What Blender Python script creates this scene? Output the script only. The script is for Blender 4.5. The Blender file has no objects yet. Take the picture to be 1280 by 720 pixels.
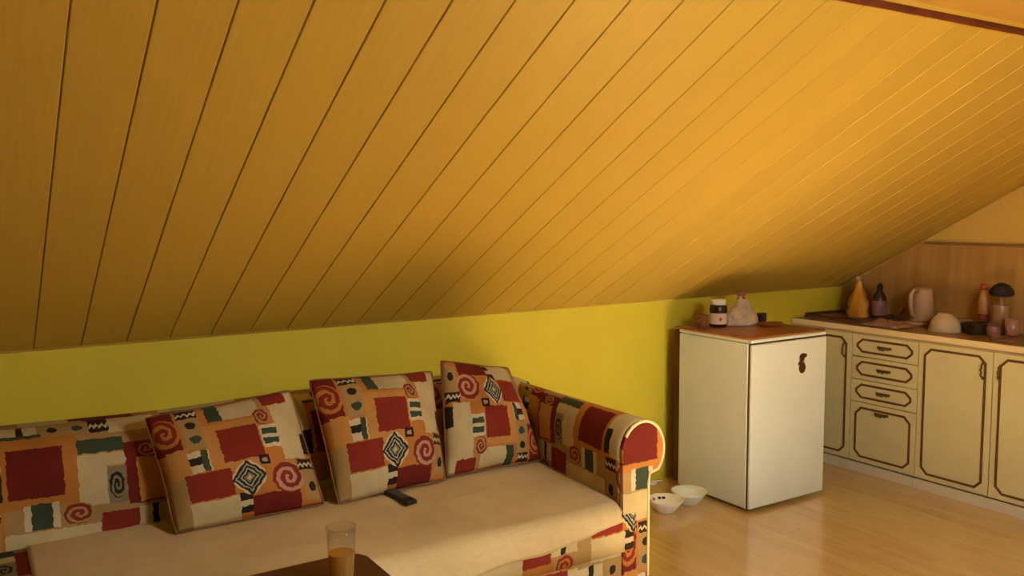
import bpy, bmesh, math, random
from mathutils import Vector, Matrix, noise
random.seed(7)
S = bpy.context.scene
C = S.collection
PI = math.pi

# ---------------------------------------------------------------- camera
CAM = Vector((-0.8632, -3.4934, 1.4682))
YAW, PITCH, ROLL, FPX = 0.5644, -0.0902, -0.0056, 1091.3
cd = bpy.data.cameras.new('camera'); co = bpy.data.objects.new('camera', cd); C.objects.link(co)
fwd = Vector((math.sin(YAW)*math.cos(PITCH), math.cos(YAW)*math.cos(PITCH), math.sin(PITCH)))
rt = Vector((math.cos(YAW), -math.sin(YAW), 0)); up = rt.cross(fwd)
r2 = rt*math.cos(ROLL) + up*math.sin(ROLL); u2 = -rt*math.sin(ROLL) + up*math.cos(ROLL)
co.matrix_world = Matrix(((r2.x, u2.x, -fwd.x, CAM.x), (r2.y, u2.y, -fwd.y, CAM.y), (r2.z, u2.z, -fwd.z, CAM.z), (0, 0, 0, 1)))
cd.sensor_width = 36; cd.lens = 36*FPX/1280; cd.clip_start = 0.02; cd.clip_end = 200
S.camera = co

# ---------------------------------------------------------------- light
S.view_settings.view_transform = 'Standard'; S.view_settings.look = 'None'
S.view_settings.gamma = 1; S.view_settings.use_curve_mapping = False
S.view_settings.exposure = 0.18
W = bpy.data.worlds.new('world'); S.world = W; W.use_nodes = True
W.node_tree.nodes['Background'].inputs[0].default_value = (0.75, 0.85, 1.0, 1)
W.node_tree.nodes['Background'].inputs[1].default_value = 1.0

def aim(o, d):
    o.rotation_euler = Vector(d).to_track_quat('-Z', 'Y').to_euler()
# sun through the roof window on the opposite slope: its patch lies on the floor just below the frame
sl = bpy.data.lights.new('sun_offscreen', 'SUN'); sl.energy = 150; sl.color = (1.0, 0.95, 0.78); sl.angle = 0.02
so = bpy.data.objects.new('sun_offscreen', sl); C.objects.link(so); so.location = (0, -8, 6); aim(so, (0.5, 1.35, -1.3))
def window_light(name, loc, d, sx, sy, power, col):
    l = bpy.data.lights.new(name, 'AREA'); l.shape = 'RECTANGLE'; l.size = sx; l.size_y = sy; l.energy = power; l.color = col
    o = bpy.data.objects.new(name, l); C.objects.link(o); o.location = loc; aim(o, d)
window_light('window_roof_offscreen', (0.92, -3.70, 1.86), (0, 0.48, -0.87), 0.62, 0.66, 68, (1.0, 0.98, 0.86))

# ---------------------------------------------------------------- helpers
def tag(o, label=None, cat=None, group=None, kind=None):
    if label: o['label'] = label
    if cat: o['category'] = cat
    if group: o['group'] = group
    if kind: o['kind'] = kind
    return o
def empty(name, loc, label, cat, rz=0, group=None):
    o = bpy.data.objects.new(name, None); C.objects.link(o); o.location = loc; o.rotation_euler.z = rz
    o.empty_display_size = 0.1
    return tag(o, label, cat, group)
def link(name, me, mat, parent=None, smooth=False):
    o = bpy.data.objects.new(name, me); C.objects.link(o)
    if mat is not None and not me.materials: me.materials.append(mat)
    if smooth:
        for p in me.polygons: p.use_smooth = True
    if parent is not None:
        o.parent = parent
    return o
def obj(name, bm, mat, parent=None, smooth=False):
    bmesh.ops.recalc_face_normals(bm, faces=bm.faces)
    me = bpy.data.meshes.new(name); bm.to_mesh(me); bm.free()
    return link(name, me, mat, parent, smooth)
def box(bm, a, b, bev=0, seg=2):
    x0, y0, z0 = (min(p, q) for p, q in zip(a, b)); x1, y1, z1 = (max(p, q) for p, q in zip(a, b))
    r = bmesh.ops.create_cube(bm, size=1)
    for v in r['verts']:
        v.co = Vector(((x0+x1)/2+v.co.x*(x1-x0), (y0+y1)/2+v.co.y*(y1-y0), (z0+z1)/2+v.co.z*(z1-z0)))
    if bev:
        es = list({e for v in r['verts'] for e in v.link_edges})
        bmesh.ops.bevel(bm, geom=es, offset=bev, segments=seg, profile=0.5, affect='EDGES')
    return bm
def boxo(name, a, b, mat, parent=None, bev=0, seg=2, smooth=False):
    return obj(name, box(bmesh.new(), a, b, bev, seg), mat, parent, smooth)
def lathe(bm, prof, n=24, c=(0, 0, 0), wob=None):
    rings = []
    for r, z in prof:
        if r < 1e-6:
            rings.append([bm.verts.new((c[0], c[1], c[2]+z))])
        else:
            ring = []
            for i in range(n):
                a = 2*PI*i/n; rr = r*(wob(a, z) if wob else 1)
                ring.append(bm.verts.new((c[0]+rr*math.cos(a), c[1]+rr*math.sin(a), c[2]+z)))
            rings.append(ring)
    for A, B in zip(rings, rings[1:]):
        for i in range(n):
            j = (i+1) % n
            if len(A) == 1 and len(B) == 1: continue
            if len(A) == 1: bm.faces.new((A[0], B[i], B[j]))
            elif len(B) == 1: bm.faces.new((A[i], A[j], B[0]))
            else: bm.faces.new((A[i], A[j], B[j], B[i]))
    return bm
def tube(bm, pts, r, n=8, cap=True):
    pts = [Vector(p) for p in pts]; prev = None; rings = []
    for i, p in enumerate(pts):
        t = (pts[min(i+1, len(pts)-1)]-pts[max(i-1, 0)]).normalized()
        if prev is None:
            a = Vector((0, 0, 1)) if abs(t.z) < 0.9 else Vector((1, 0, 0)); nrm = t.cross(a).normalized()
        else:
            nrm = (prev - t*prev.dot(t)).normalized()
        prev = nrm; b = t.cross(nrm)
        rr = r[i] if isinstance(r, (list, tuple)) else r
        rings.append([bm.verts.new(p+nrm*rr*math.cos(2*PI*k/n)+b*rr*math.sin(2*PI*k/n)) for k in range(n)])
    for A, B in zip(rings, rings[1:]):
        for i in range(n): bm.faces.new((A[i], A[(i+1) % n], B[(i+1) % n], B[i]))
    if cap:
        bm.faces.new(rings[0][::-1]); bm.faces.new(rings[-1])
    return bm
def prism(bm, pts, d):
    """closed polygon (3D points) extruded by vector d"""
    A = [bm.verts.new(p) for p in pts]; B = [bm.verts.new(Vector(p)+Vector(d)) for p in pts]
    bm.faces.new(A); bm.faces.new(B[::-1]); n = len(A)
    for i in range(n): bm.faces.new((A[i], B[i], B[(i+1) % n], A[(i+1) % n]))
    return bm
def grid(name, nu, nv, f, uvf=None, mat=None, parent=None, closed_u=False, smooth=True, caps=None):
    """f(i,j)->point for a nu x nv lattice, uvf(i,j)->uv; optional extra faces"""
    V = [f(i, j) for j in range(nv) for i in range(nu)]; F = []; U = []
    for j in range(nv-1):
        for i in range(nu if closed_u else nu-1):
            q = [(i, j), (i+1, j), (i+1, j+1), (i, j+1)]
            F.append([(a % nu)+b*nu for a, b in q]); U += [uvf(a, b) if uvf else (0, 0) for a, b in q]
    if caps:
        for idx, uvs in caps: F.append(idx); U += uvs
    me = bpy.data.meshes.new(name); me.from_pydata([tuple(v) for v in V], [], F)
    uv = me.uv_layers.new(name='UVMap')
    for k, t in enumerate(U): uv.data[k].uv = t
    me.validate()
    return link(name, me, mat, parent, smooth)

# ---------------------------------------------------------------- materials
def srgb(r, g, b):
    f = lambda c: c/12.92 if c <= 0.04045 else ((c+0.055)/1.055)**2.4
    return (f(r/255), f(g/255), f(b/255), 1)
class NT:
    def __init__(self, tree): self.t = tree; self.n = tree.nodes; self.l = tree.links
    def new(self, typ, **kw):
        n = self.n.new(typ)
        for k, v in kw.items(): setattr(n, k, v)
        return n
    def put(self, sock, v):
        if isinstance(v, bpy.types.NodeSocket): self.l.new(v, sock)
        else: sock.default_value = v
    def math(self, op, a, b=None, c=None):
        n = self.new('ShaderNodeMath', operation=op)
        for i, v in enumerate((a, b, c)):
            if v is not None: self.put(n.inputs[i], v)
        return n.outputs[0]
    def vec(self, op, a, b=None, c=None):
        n = self.new('ShaderNodeVectorMath', operation=op)
        for i, v in enumerate((a, b, c)):
            if v is not None: self.put(n.inputs[i], v)
        return n.outputs['Value'] if op in ('LENGTH', 'DOT_PRODUCT', 'DISTANCE') else n.outputs[0]
    def mix(self, f, a, b, blend='MIX'):
        n = self.new('ShaderNodeMix', data_type='RGBA', blend_type=blend)
        self.put(n.inputs[0], f); self.put(n.inputs[6], a); self.put(n.inputs[7], b)
        return n.outputs[2]
    def noise(self, vec, scale, detail=3, rough=0.55, dist=0):
        n = self.new('ShaderNodeTexNoise'); self.put(n.inputs['Vector'], vec)
        n.inputs['Scale'].default_value = scale; n.inputs['Detail'].default_value = detail
        n.inputs['Roughness'].default_value = rough; n.inputs['Distortion'].default_value = dist
        return n.outputs['Fac']
    def ramp(self, f, stops, interp='LINEAR'):
        n = self.new('ShaderNodeValToRGB'); self.put(n.inputs[0], f); e = n.color_ramp.elements
        n.color_ramp.interpolation = interp
        while len(e) < len(stops): e.new(0.5)
        for k, (p, c) in zip(e, stops): k.position = p; k.color = c
        return n.outputs[0]
    def coord(self, which='Object'):
        return self.new('ShaderNodeTexCoord').outputs[which]
    def mapping(self, v, scale=(1, 1, 1), loc=(0, 0, 0), rot=(0, 0, 0)):
        n = self.new('ShaderNodeMapping'); self.put(n.inputs[0], v)
        n.inputs['Scale'].default_value = scale; n.inputs['Location'].default_value = loc; n.inputs['Rotation'].default_value = rot
        return n.outputs[0]
def material(name, color=(0.5, 0.5, 0.5, 1), rough=0.5, spec=0.5, metal=0.0, var=0.0, vscale=6, bump=0, bscale=60, build=None, trans=0, ior=1.45, coat=0):
    m = bpy.data.materials.new(name); m.use_nodes = True; t = NT(m.node_tree); b = m.node_tree.nodes['Principled BSDF']
    b.inputs['Roughness'].default_value = rough; b.inputs['Specular IOR Level'].default_value = spec
    b.inputs['Metallic'].default_value = metal; b.inputs['Transmission Weight'].default_value = trans; b.inputs['IOR'].default_value = ior
    b.inputs['Coat Weight'].default_value = coat
    b.inputs['Base Color'].default_value = color
    if build: build(t, b)
    else:
        v = t.coord()
        if var:
            f = t.noise(v, vscale, 4)
            lo = tuple(c*(1-var) for c in color[:3])+(1,); hi = tuple(min(1, c*(1+var)) for c in color[:3])+(1,)
            t.l.new(t.ramp(f, [(0.3, lo), (0.7, hi)]), b.inputs['Base Color'])
        if bump:
            bn = t.new('ShaderNodeBump'); bn.inputs['Strength'].default_value = bump; bn.inputs['Distance'].default_value = 0.002
            t.l.new(t.noise(v, bscale, 3), bn.inputs['Height']); t.l.new(bn.outputs[0], b.inputs['Normal'])
    return m
def bump_on(t, b, h, strength=0.3, dist=0.002):
    bn = t.new('ShaderNodeBump'); bn.inputs['Strength'].default_value = strength; bn.inputs['Distance'].default_value = dist
    t.l.new(h, bn.inputs['Height']); t.l.new(bn.outputs[0], b.inputs['Normal'])

def m_board(t, b):
    v = t.coord()
    rnd = t.new('ShaderNodeObjectInfo').outputs['Random']
    off = t.new('ShaderNodeCombineXYZ'); t.put(off.inputs[1], t.math('MULTIPLY', rnd, 37.0))
    v2 = t.vec('ADD', v, off.outputs[0])
    g1 = t.noise(t.mapping(v2, (55, 2.2, 55)), 1.6, 5, 0.6, 0.3)
    g2 = t.noise(t.mapping(v2, (220, 9, 220)), 1.0, 2)
    f = t.math('ADD', t.math('MULTIPLY', g1, 0.65), t.math('MULTIPLY', g2, 0.35))
    col = t.ramp(f, [(0.25, (0.490, 0.312, 0.046, 1)), (0.52, (0.520, 0.342, 0.055, 1)), (0.78, (0.555, 0.370, 0.064, 1))])
    hv = t.new('ShaderNodeHueSaturation'); t.put(hv.inputs['Color'], col)
    t.put(hv.inputs['Value'], t.math('ADD', t.math('MULTIPLY', rnd, 0.08), 0.96))
    t.l.new(hv.outputs[0], b.inputs['Base Color'])
    bump_on(t, b, f, 0.05, 0.001)
M_board = material('ceiling_board', rough=0.42, spec=0.4, build=m_board)
M_upper = material('upper_ceiling', (0.57, 0.35, 0.085, 1), 0.55, 0.3, var=0.06, vscale=4)
M_trim = material('dark_trim', (0.12, 0.026, 0.008, 1), 0.5, 0.3, var=0.25, vscale=14)
M_yellow = material('yellow_paint', (0.61, 0.50, 0.035, 1), 0.62, 0.3, var=0.05, vscale=3, bump=0.15, bscale=140)
M_wallup = material('orange_wall', (0.66, 0.44, 0.11, 1), 0.7, 0.2, var=0.05, vscale=3, bump=0.1, bscale=120)
def m_panel(t, b):
    v = t.coord()
    w = t.noise(t.mapping(v, (1, 14, 1.2)), 1.5, 3)
    t.l.new(t.ramp(w, [(0.3, (0.38, 0.20, 0.060, 1)), (0.7, (0.50, 0.285, 0.09, 1))]), b.inputs['Base Color'])
M_panel = material('wall_panel', rough=0.45, spec=0.35, build=m_panel)
def m_floor(t, b):
    v = t.coord()
    br = t.new('ShaderNodeTexBrick'); t.put(br.inputs['Vector'], t.mapping(v, (1, 1, 1), rot=(0, 0, PI/2)))
    br.inputs['Scale'].default_value = 1.0; br.inputs['Brick Width'].default_value = 0.9; br.inputs['Row Height'].default_value = 0.065
    br.inputs['Mortar Size'].default_value = 0.0; br.offset = 0.37
    br.inputs['Color1'].default_value = (0.40, 0.40, 0.40, 1); br.inputs['Color2'].default_value = (0.62, 0.62, 0.62, 1)
    g1 = t.noise(t.mapping(v, (26, 1.6, 1)), 2.0, 5, 0.6, 0.4)
    sep = t.new('ShaderNodeSeparateColor'); t.put(sep.inputs[0], br.outputs[0])
    f = t.math('ADD', t.math('MULTIPLY', sep.outputs[0], 0.55), t.math('MULTIPLY', g1, 0.45))
    t.l.new(t.ramp(f, [(0.30, (0.46, 0.265, 0.075, 1)), (0.5, (0.56, 0.345, 0.105, 1)), (0.70, (0.66, 0.43, 0.150, 1))]), b.inputs['Base Color'])
M_floor = material('wood_floor', rough=0.22, spec=1.0, build=m_floor, coat=1.0)
M_floor.node_tree.nodes['Principled BSDF'].inputs['Coat Roughness'].default_value = 0.22
M_plain = material('plain_wall', (0.72, 0.64, 0.45, 1), 0.7, 0.2)
M_white = M_door = M_edge = material('fridge_enamel', (0.66, 0.68, 0.56, 1), 0.32, 0.45, var=0.03, vscale=5)
M_dark = material('dark_gasket', (0.09, 0.055, 0.03, 1), 0.7, 0.2)
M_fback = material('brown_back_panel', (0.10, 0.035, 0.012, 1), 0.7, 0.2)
def m_ftop(t, b):
    g = t.noise(t.mapping(t.coord(), (4, 60, 4)), 1.4, 4)
    t.l.new(t.ramp(g, [(0.3, (0.24, 0.075, 0.02, 1)), (0.7, (0.36, 0.13, 0.04, 1))]), b.inputs['Base Color'])
M_ftop = material('brown_top', rough=0.3, spec=0.5, build=m_ftop)
M_cab = material('cabinet_cream', (0.63, 0.56, 0.29, 1), 0.42, 0.4, var=0.05, vscale=7)
M_carc = material('cabinet_carcass', (0.60, 0.45, 0.24, 1), 0.5, 0.3)
M_plinth = material('plinth', (0.62, 0.55, 0.40, 1), 0.5, 0.3, var=0.04)
M_mould = material('brown_moulding', (0.13, 0.055, 0.016, 1), 0.5, 0.3, var=0.2, vscale=30)
M_handle = material('brass_handle', (0.16, 0.09, 0.03, 1), 0.4, 0.5, metal=0.5)
M_ctop = material('worktop', (0.34, 0.17, 0.05, 1), 0.35, 0.45, var=0.25, vscale=22)
M_cedge = material('worktop_edge', (0.78, 0.62, 0.34, 1), 0.4, 0.4)
def m_throw(t, b):
    v = t.coord()
    n1 = t.noise(v, 3.2, 4); n2 = t.noise(t.mapping(v, (40, 260, 40)), 1, 2)
    f = t.math('ADD', t.math('MULTIPLY', n1, 0.75), t.math('MULTIPLY', n2, 0.25))
    t.l.new(t.ramp(f, [(0.32, (0.48, 0.365, 0.185, 1)), (0.66, (0.63, 0.505, 0.275, 1))]), b.inputs['Base Color'])
    bump_on(t, b, t.math('ADD', t.math('MULTIPLY', t.noise(t.mapping(v, (3, 5, 3)), 1.6, 3, 0.6, 0.6), 4.0), t.noise(v, 400, 2)), 0.35, 0.006)
M_throw = material('beige_throw', rough=0.9, spec=0.15, build=m_throw)
M_piping = material('cream_piping', (0.78, 0.64, 0.36, 1), 0.7, 0.2)
M_dpiping = material('dark_piping', (0.22, 0.09, 0.04, 1), 0.8, 0.2)
def m_table(t, b):
    g = t.noise(t.mapping(t.coord(), (3, 50, 3)), 1.4, 4)
    t.l.new(t.ramp(g, [(0.3, (0.050, 0.014, 0.006, 1)), (0.7, (0.095, 0.030, 0.012, 1))]), b.inputs['Base Color'])
M_table = material('dark_table_wood', rough=0.3, spec=0.5, build=m_table)
def m_thin(tint, body, amount):
    def build(t, b):
        out = [n for n in t.n if n.type == 'OUTPUT_MATERIAL'][0]
        tr = t.new('ShaderNodeBsdfTransparent'); tr.inputs[0].default_value = tint
        lw = t.new('ShaderNodeLayerWeight'); lw.inputs[0].default_value = 0.5
        b.inputs['Base Color'].default_value = body
        mx = t.new('ShaderNodeMixShader')
        t.put(mx.inputs[0], t.math('ADD', t.math('MULTIPLY', t.math('POWER', lw.outputs['Facing'], 5.0), 0.5), amount))
        t.l.new(tr.outputs[0], mx.inputs[1]); t.l.new(b.outputs[0], mx.inputs[2]); t.l.new(mx.outputs[0], out.inputs[0])
    return build
M_glass = material('clear_glass', rough=0.03, spec=1.0, build=m_thin((.97, .96, .92, 1), (.30, .27, .20, 1), .05))
M_beer = material('amber_beer', rough=0.05, spec=0.6, build=m_thin((.82, .58, .14, 1), (.62, .34, .035, 1), .45))
M_black = material('black_plastic', (0.020, 0.014, 0.014, 1), 0.4, 0.4)
M_button = material('grey_button', (0.16, 0.13, 0.12, 1), 0.5, 0.3)
M_ceramic = material('white_ceramic', (0.80, 0.76, 0.66, 1), 0.22, 0.5)
M_ceramic2 = material('pale_green_ceramic', (0.72, 0.74, 0.62, 1), 0.22, 0.5)
M_redp = material('red_paint', (0.38, 0.06, 0.03, 1), 0.4, 0.4)

# ---- patchwork print (flat print of the upholstery), two tiles
ORANGE = (0.499, 0.202, 0.044, 1); RED = (0.258, 0.029, 0.018, 1); CREAM = (0.602, 0.504, 0.272, 1); TAN = (0.413, 0.269, 0.104, 1)
GREEN = (0.047, 0.071, 0.044, 1); DARK = (0.026, 0.017, 0.014, 1); DRED = (0.172, 0.018, 0.013, 1); LORANGE = (0.568, 0.277, 0.072, 1); GREY = (0.258, 0.218, 0.128, 1)
PINK = (0.516, 0.302, 0.200, 1); WHITE = (0.636, 0.554, 0.368, 1)
TILE_A = [('r', .00, 1.0, .00, 1.0, ORANGE), ('r', .0, .16, .62, 1.0, DRED), ('s', .08, .80, .09, .13, RED, ORANGE), ('r', .05, .18, .40, .64, LORANGE),
  ('r', .18, .32, .62, .90, TAN), ('d', .25, .83, .035, .035, DARK), ('d', .25, .70, .035, .035, GREEN), ('z', .18, .31, .90, .98, DARK),
  ('r', .36, .45, .82, 1.0, GREEN), ('r', .45, .70, .82, .97, CREAM), ('r', .70, .75, .82, 1.0, TAN), ('r', .74, .92, .88, 1.0, RED), ('r', .92, 1., .60, 1.0, CREAM), ('r', .93, 1., .42, .60, DARK),
  ('r', .30, .65, .38, .80, LORANGE), ('r', .38, .64, .46, .74, RED), ('s', .70, .79, .055, .075, RED, TAN),
  ('r', .65, .78, .52, .71, WHITE), ('r', .66, .78, .63, .68, GREEN), ('r', .66, .78, .55, .60, GREEN), ('r', .77, .93, .40, .88, CREAM),
  ('r', .17, .30, .43, .60, WHITE), ('r', .17, .25, .49, .55, DARK), ('r', .25, .29, .43, .60, GREEN),
  ('r', .12, .40, .20, .42, RED), ('r', .12, .42, .0, .19, CREAM), ('r', .0, .12, .0, .40, TAN), ('r', .42, .50, .05, .20, DARK), ('r', .42, .50, .10, .14, WHITE),
  ('r', .50, .82, .0, .16, DRED), ('s', .76, .26, .115, .125, RED, PINK), ('r', .86, .98, .06, .34, TAN), ('d', .92, .16, .03, .04, DARK), ('z', .85, .98, .30, .39, DARK),
  ('m', .50, .31, .105, .135), ('r', .585, .655, .385, .465, DARK), ('r', .605, .635, .41, .44, PINK)]
TILE_B = [('r', .0, 1., .0, 1., TAN), ('r', .0, .44, .36, .84, ORANGE), ('r', .03, .35, .42, .75, DRED), ('r', .0, .22, .86, .98, CREAM), ('r', .10, .14, .86, .98, DARK), ('r', .0, .24, .84, .87, GREEN),
  ('r', .24, .52, .86, .97, TAN), ('d', .31, .91, .03, .035, DARK), ('d', .46, .91, .03, .035, GREEN), ('z', .53, .65, .84, 1.0, DARK), ('r', .65, .95, .82, 1.0, CREAM),
  ('r', .44, .72, .67, .78, GREEN), ('r', .43, .60, .33, .66, CREAM), ('r', .60, .72, .57, .66, CREAM), ('r', .60, .72, .32, .56, GREY), ('s', .66, .44, .05, .09, DARK, GREY),
  ('r', .72, 1.0, .30, .72, DRED), ('r', .79, .98, .31, .60, LORANGE), ('s', .86, .66, .07, .06, RED, TAN), ('r', .11, .31, .22, .38, WHITE), ('r', .15, .27, .22, .38, GREEN), ('s', .42, .29, .09, .07, RED, TAN),
  ('r', .0, .55, .0, .21, CREAM), ('r', .55, .78, .10, .27, RED), ('r', .78, 1.0, .14, .28, CREAM), ('r', .86, .90, .14, .28, DARK), ('r', .55, .80, .0, .10, ORANGE), ('s', .90, .06, .08, .07, RED, ORANGE)]
def build_tile(t, uv, items):
    prev = None
    for it in items:
        k = it[0]
        if k in 'rz':
            _, a, b, c, d, col = it; s = (1/(b-a), 1/(d-c), 0)
            q = t.vec('MULTIPLY_ADD', uv, s, (-a/(b-a), -c/(d-c), .5))
            f = t.vec('LENGTH', t.vec('FLOOR', q))
            if k == 'z':
                sp = t.new('ShaderNodeSeparateXYZ'); t.put(sp.inputs[0], q)
                tri = t.math('PINGPONG', sp.outputs[0], 0.14)
                w = t.math('COMPARE', t.math('ADD', t.math('MULTIPLY', tri, 2.0), 0.3), sp.outputs[1], 0.13)
                col = t.mix(w, col, WHITE)
        else:
            cx, cy, rx, ry = it[1:5]
            q = t.vec('MULTIPLY_ADD', uv, (1/rx, 1/ry, 0), (-cx/rx, -cy/ry, 0))
            if k == 'm':
                d = t.vec('DOT_PRODUCT', t.vec('ABSOLUTE', q), (1, 1, 0))
                d2 = t.math('MINIMUM', t.math('MAXIMUM', t.math('MULTIPLY', d, .80), t.vec('LENGTH', q)), 2.0)
                col = t.ramp(t.math('MULTIPLY', d, .75), [(0, WHITE), (.13, GREY), (.24, DARK), (.34, (.42, .46, .34, 1)), (.44, DARK), (.56, (.34, .38, .28, 1)), (.66, DARK), (.80, WHITE)], 'CONSTANT')
                f = t.math('FLOOR', d2)
            else:
                f = t.math('FLOOR', t.vec('LENGTH', q))
                if k == 'd': col = it[5]
                else:
                    sp = t.new('ShaderNodeSeparateXYZ'); t.put(sp.inputs[0], q)
                    th = t.math('ARCTAN2', sp.outputs[1], sp.outputs[0])
                    ph = t.math('SUBTRACT', t.math('MULTIPLY', t.vec('LENGTH', q), 1.9), t.math('DIVIDE', th, 2*PI))
                    col = t.mix(t.math('LESS_THAN', t.math('FRACT', ph), .55), it[6], it[5])
        prev = col if prev is None else t.mix(t.math('MINIMUM', f, 1.0), col, prev)
    return prev
def fabric_common(t, b, col, v):
    wv = t.noise(v, 5, 3)
    c2 = t.mix(1.0, col, t.ramp(wv, [(0.2, (0.60, 0.57, 0.53, 1)), (0.8, (0.97, 0.96, 0.93, 1))]), 'MULTIPLY')
    t.l.new(c2, b.inputs['Base Color'])
    bump_on(t, b, t.math('ADD', t.noise(v, 330, 2), t.math('MULTIPLY', t.noise(v, 9, 3), 5.0)), 0.3, 0.004)
def wobble(t, uv, obj_v):
    n = t.new('ShaderNodeTexNoise'); t.put(n.inputs['Vector'], uv); n.inputs['Scale'].default_value = 26; n.inputs['Detail'].default_value = 2
    return t.vec('ADD', uv, t.vec('MULTIPLY', t.vec('SUBTRACT', n.outputs['Color'], (.5, .5, .5)), (.03, .03, 0)))
def m_pillow(t, b):
    uv = wobble(t, t.coord('UV'), None)
    fabric_common(t, b, build_tile(t, uv, TILE_A), t.coord())
M_pillow = material('patchwork_cushion', rough=0.85, spec=0.2, build=m_pillow)
def m_sofa(t, b):
    uv = wobble(t, t.coord('UV'), None)
    fr = t.vec('FRACTION', uv)
    A = build_tile(t, fr, TILE_A); B = build_tile(t, fr, TILE_B)
    fl = t.vec('FLOOR', uv); sm = t.vec('DOT_PRODUCT', fl, (1, 1, 0))
    sel = t.math('LESS_THAN', t.math('FLOORED_MODULO', t.math('ADD', sm, 0.5), 2.0), 1.0)
    fabric_common(t, b, t.mix(sel, A, B), t.coord())
M_sofa = material('patchwork_upholstery', rough=0.85, spec=0.2, build=m_sofa)

# ---------------------------------------------------------------- the room
H, ANG = 0.9804, 0.5042
XE = 3.80; XL = -2.6; YF = -5.31; YR = -1.909; YR2 = YF-YR          # end wall, left wall, front wall, the two ridge edges
TA = math.tan(ANG); ZR = H - YR*TA
def struct(o): o['kind'] = 'structure'; return o
struct(boxo('floor', (XL-.1, YF-.1, -.06), (XE+.1, .1, 0), M_floor))
struct(boxo('wall_back', (XL-.1, 0, 0), (XE, .08, H+.06), M_yellow))
wr = bmesh.new()
prism(wr, [(XE, .08, 0), (XE, .08, H-.02), (XE, YR, ZR+.10), (XE, YR2, ZR+.10), (XE, YF-.08, H-.02), (XE, YF-.08, 0)], (.1, 0, 0))
wall_right = struct(obj('wall_right', wr, M_wallup))
# splash panel on the lower part of the end wall, cut by the roof slope
ZT = 1.262
yc = lambda z: -(z-H)/TA - .004
pb = bmesh.new()
prism(pb, [(XE, -.002, .70), (XE, -.002, H-.012), (XE, yc(ZT)-.01, ZT), (XE, -3.0, ZT), (XE, -3.0, .70)], (-.012, 0, 0))
obj('panel', pb, M_panel, wall_right)
tb = bmesh.new(); box(tb, (XE, yc(ZT)-.03, ZT-.006), (XE-.02, -3.0, ZT+.008), .002)
struct(obj('trim_1', tb, material('panel_trim', (.26, .13, .04, 1), .5, .3)))
wl = bmesh.new()
prism(wl, [(XL, .08, 0), (XL, .08, H-.02), (XL, YR, ZR+.10), (XL, YR2, ZR+.10), (XL, YF-.08, H-.02), (XL, YF-.08, 0)], (-.1, 0, 0))
struct(obj('wall_left', wl, M_plain))
struct(boxo('wall_front', (XL-.1, YF, 0), (XE, YF-.08, H+.06), M_plain))
# sloped ceiling: recessed dark backing with individual boards
ceil = bmesh.new()
nrm = Vector((0, -math.sin(ANG), -math.cos(ANG))); sd = Vector((0, -math.cos(ANG), math.sin(ANG)))
L = -YR/math.cos(ANG)
o3 = Vector((0, 0, H))
def sp(x, s, d): return Vector((x, 0, H)) + sd*s + nrm*d
prism(ceil, [sp(XL, -.08, -.012), sp(XL, L+.05, -.012), sp(XL, L+.05, -.06), sp(XL, -.08, -.06)], (XE-XL, 0, 0))
ceiling = struct(obj('ceiling', ceil, M_board))
BX0, BW = -0.659, 0.1519
bmb = bmesh.new()
hw = BW/2-.0012; ch = .0023
prof = [(-hw, -.012), (-hw, -ch), (-hw+ch, 0), (hw-ch, 0), (hw, -ch), (hw, -.012)]
prism(bmb, [(x, 0, d) for x, d in prof], (0, L-.004, 0))
bmesh.ops.recalc_face_normals(bmb, faces=bmb.faces)
bme = bpy.data.meshes.new('board'); bmb.to_mesh(bme); bmb.free(); bme.materials.append(M_board)
k0 = math.ceil((XL-BX0)/BW); k1 = math.floor((XE-BX0)/BW)
mb = Matrix(((1, 0, 0, 0), (0, sd.y, nrm.y, 0), (0, sd.z, nrm.z, 0), (0, 0, 0, 1)))
for k in range(k0, k1):
    o = bpy.data.objects.new('board', bme); C.objects.link(o); o.parent = ceiling
    p = sp(BX0+(k+.5)*BW, .003, 0)
    o.matrix_local = Matrix.Translation(p) @ mb
# last narrow board against the end wall
xw = XE-(BX0+k1*BW)
if xw > .02:
    nb = bmesh.new(); prism(nb, [(BX0+k1*BW+.002, 0, -.012), (BX0+k1*BW+.002, 0, 0), (XE-.001, 0, 0), (XE-.001, 0, -.012)], (0, L-.004, 0))
    o = obj('board', nb, M_board, ceiling); o.matrix_local = Matrix.Translation(sp(0, .003, 0)) @ mb
# upper flat ceiling, opposite slope with the roof window opening
struct(boxo('ceiling.001', (XL, YR, ZR+.026), (XE, YR2, ZR+.10), M_upper))
WX0, WX1, WS0, WS1 = .60, 1.25, L-.75, L-.06          # opening along x and along the slope (from the knee up)
def sp2(x, s, d=0): return Vector((x, YF, H)) + Vector((0, math.cos(ANG), math.sin(ANG)))*s + Vector((0, math.sin(ANG), -math.cos(ANG)))*d
os_ = bmesh.new()
for (xa, xb, sa, sb) in ((XL, WX0, -.08, L+.09), (WX1, XE, -.08, L+.09), (WX0, WX1, -.08, WS0), (WX0, WX1, WS1, L+.09)):
    prism(os_, [sp2(xa, sa), sp2(xa, sb), sp2(xa, sb, -.1), sp2(xa, sa, -.1)], (xb-xa, 0, 0))
struct(obj('ceiling.002', os_, M_upper))
wf = bmesh.new()
for (xa, xb, sa, sb) in ((WX0-.04, WX0+.03, WS0-.04, WS1+.04), (WX1-.03, WX1+.04, WS0-.04, WS1+.04), (WX0, WX1, WS0-.04, WS0+.03), (WX0, WX1, WS1-.03, WS1+.04)):
    prism(wf, [sp2(xa, sa, .015), sp2(xa, sb, .015), sp2(xa, sb, -.09), sp2(xa, sa, -.09)], (xb-xa, 0, 0))
struct(obj('window_1', wf, M_trim))
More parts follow.
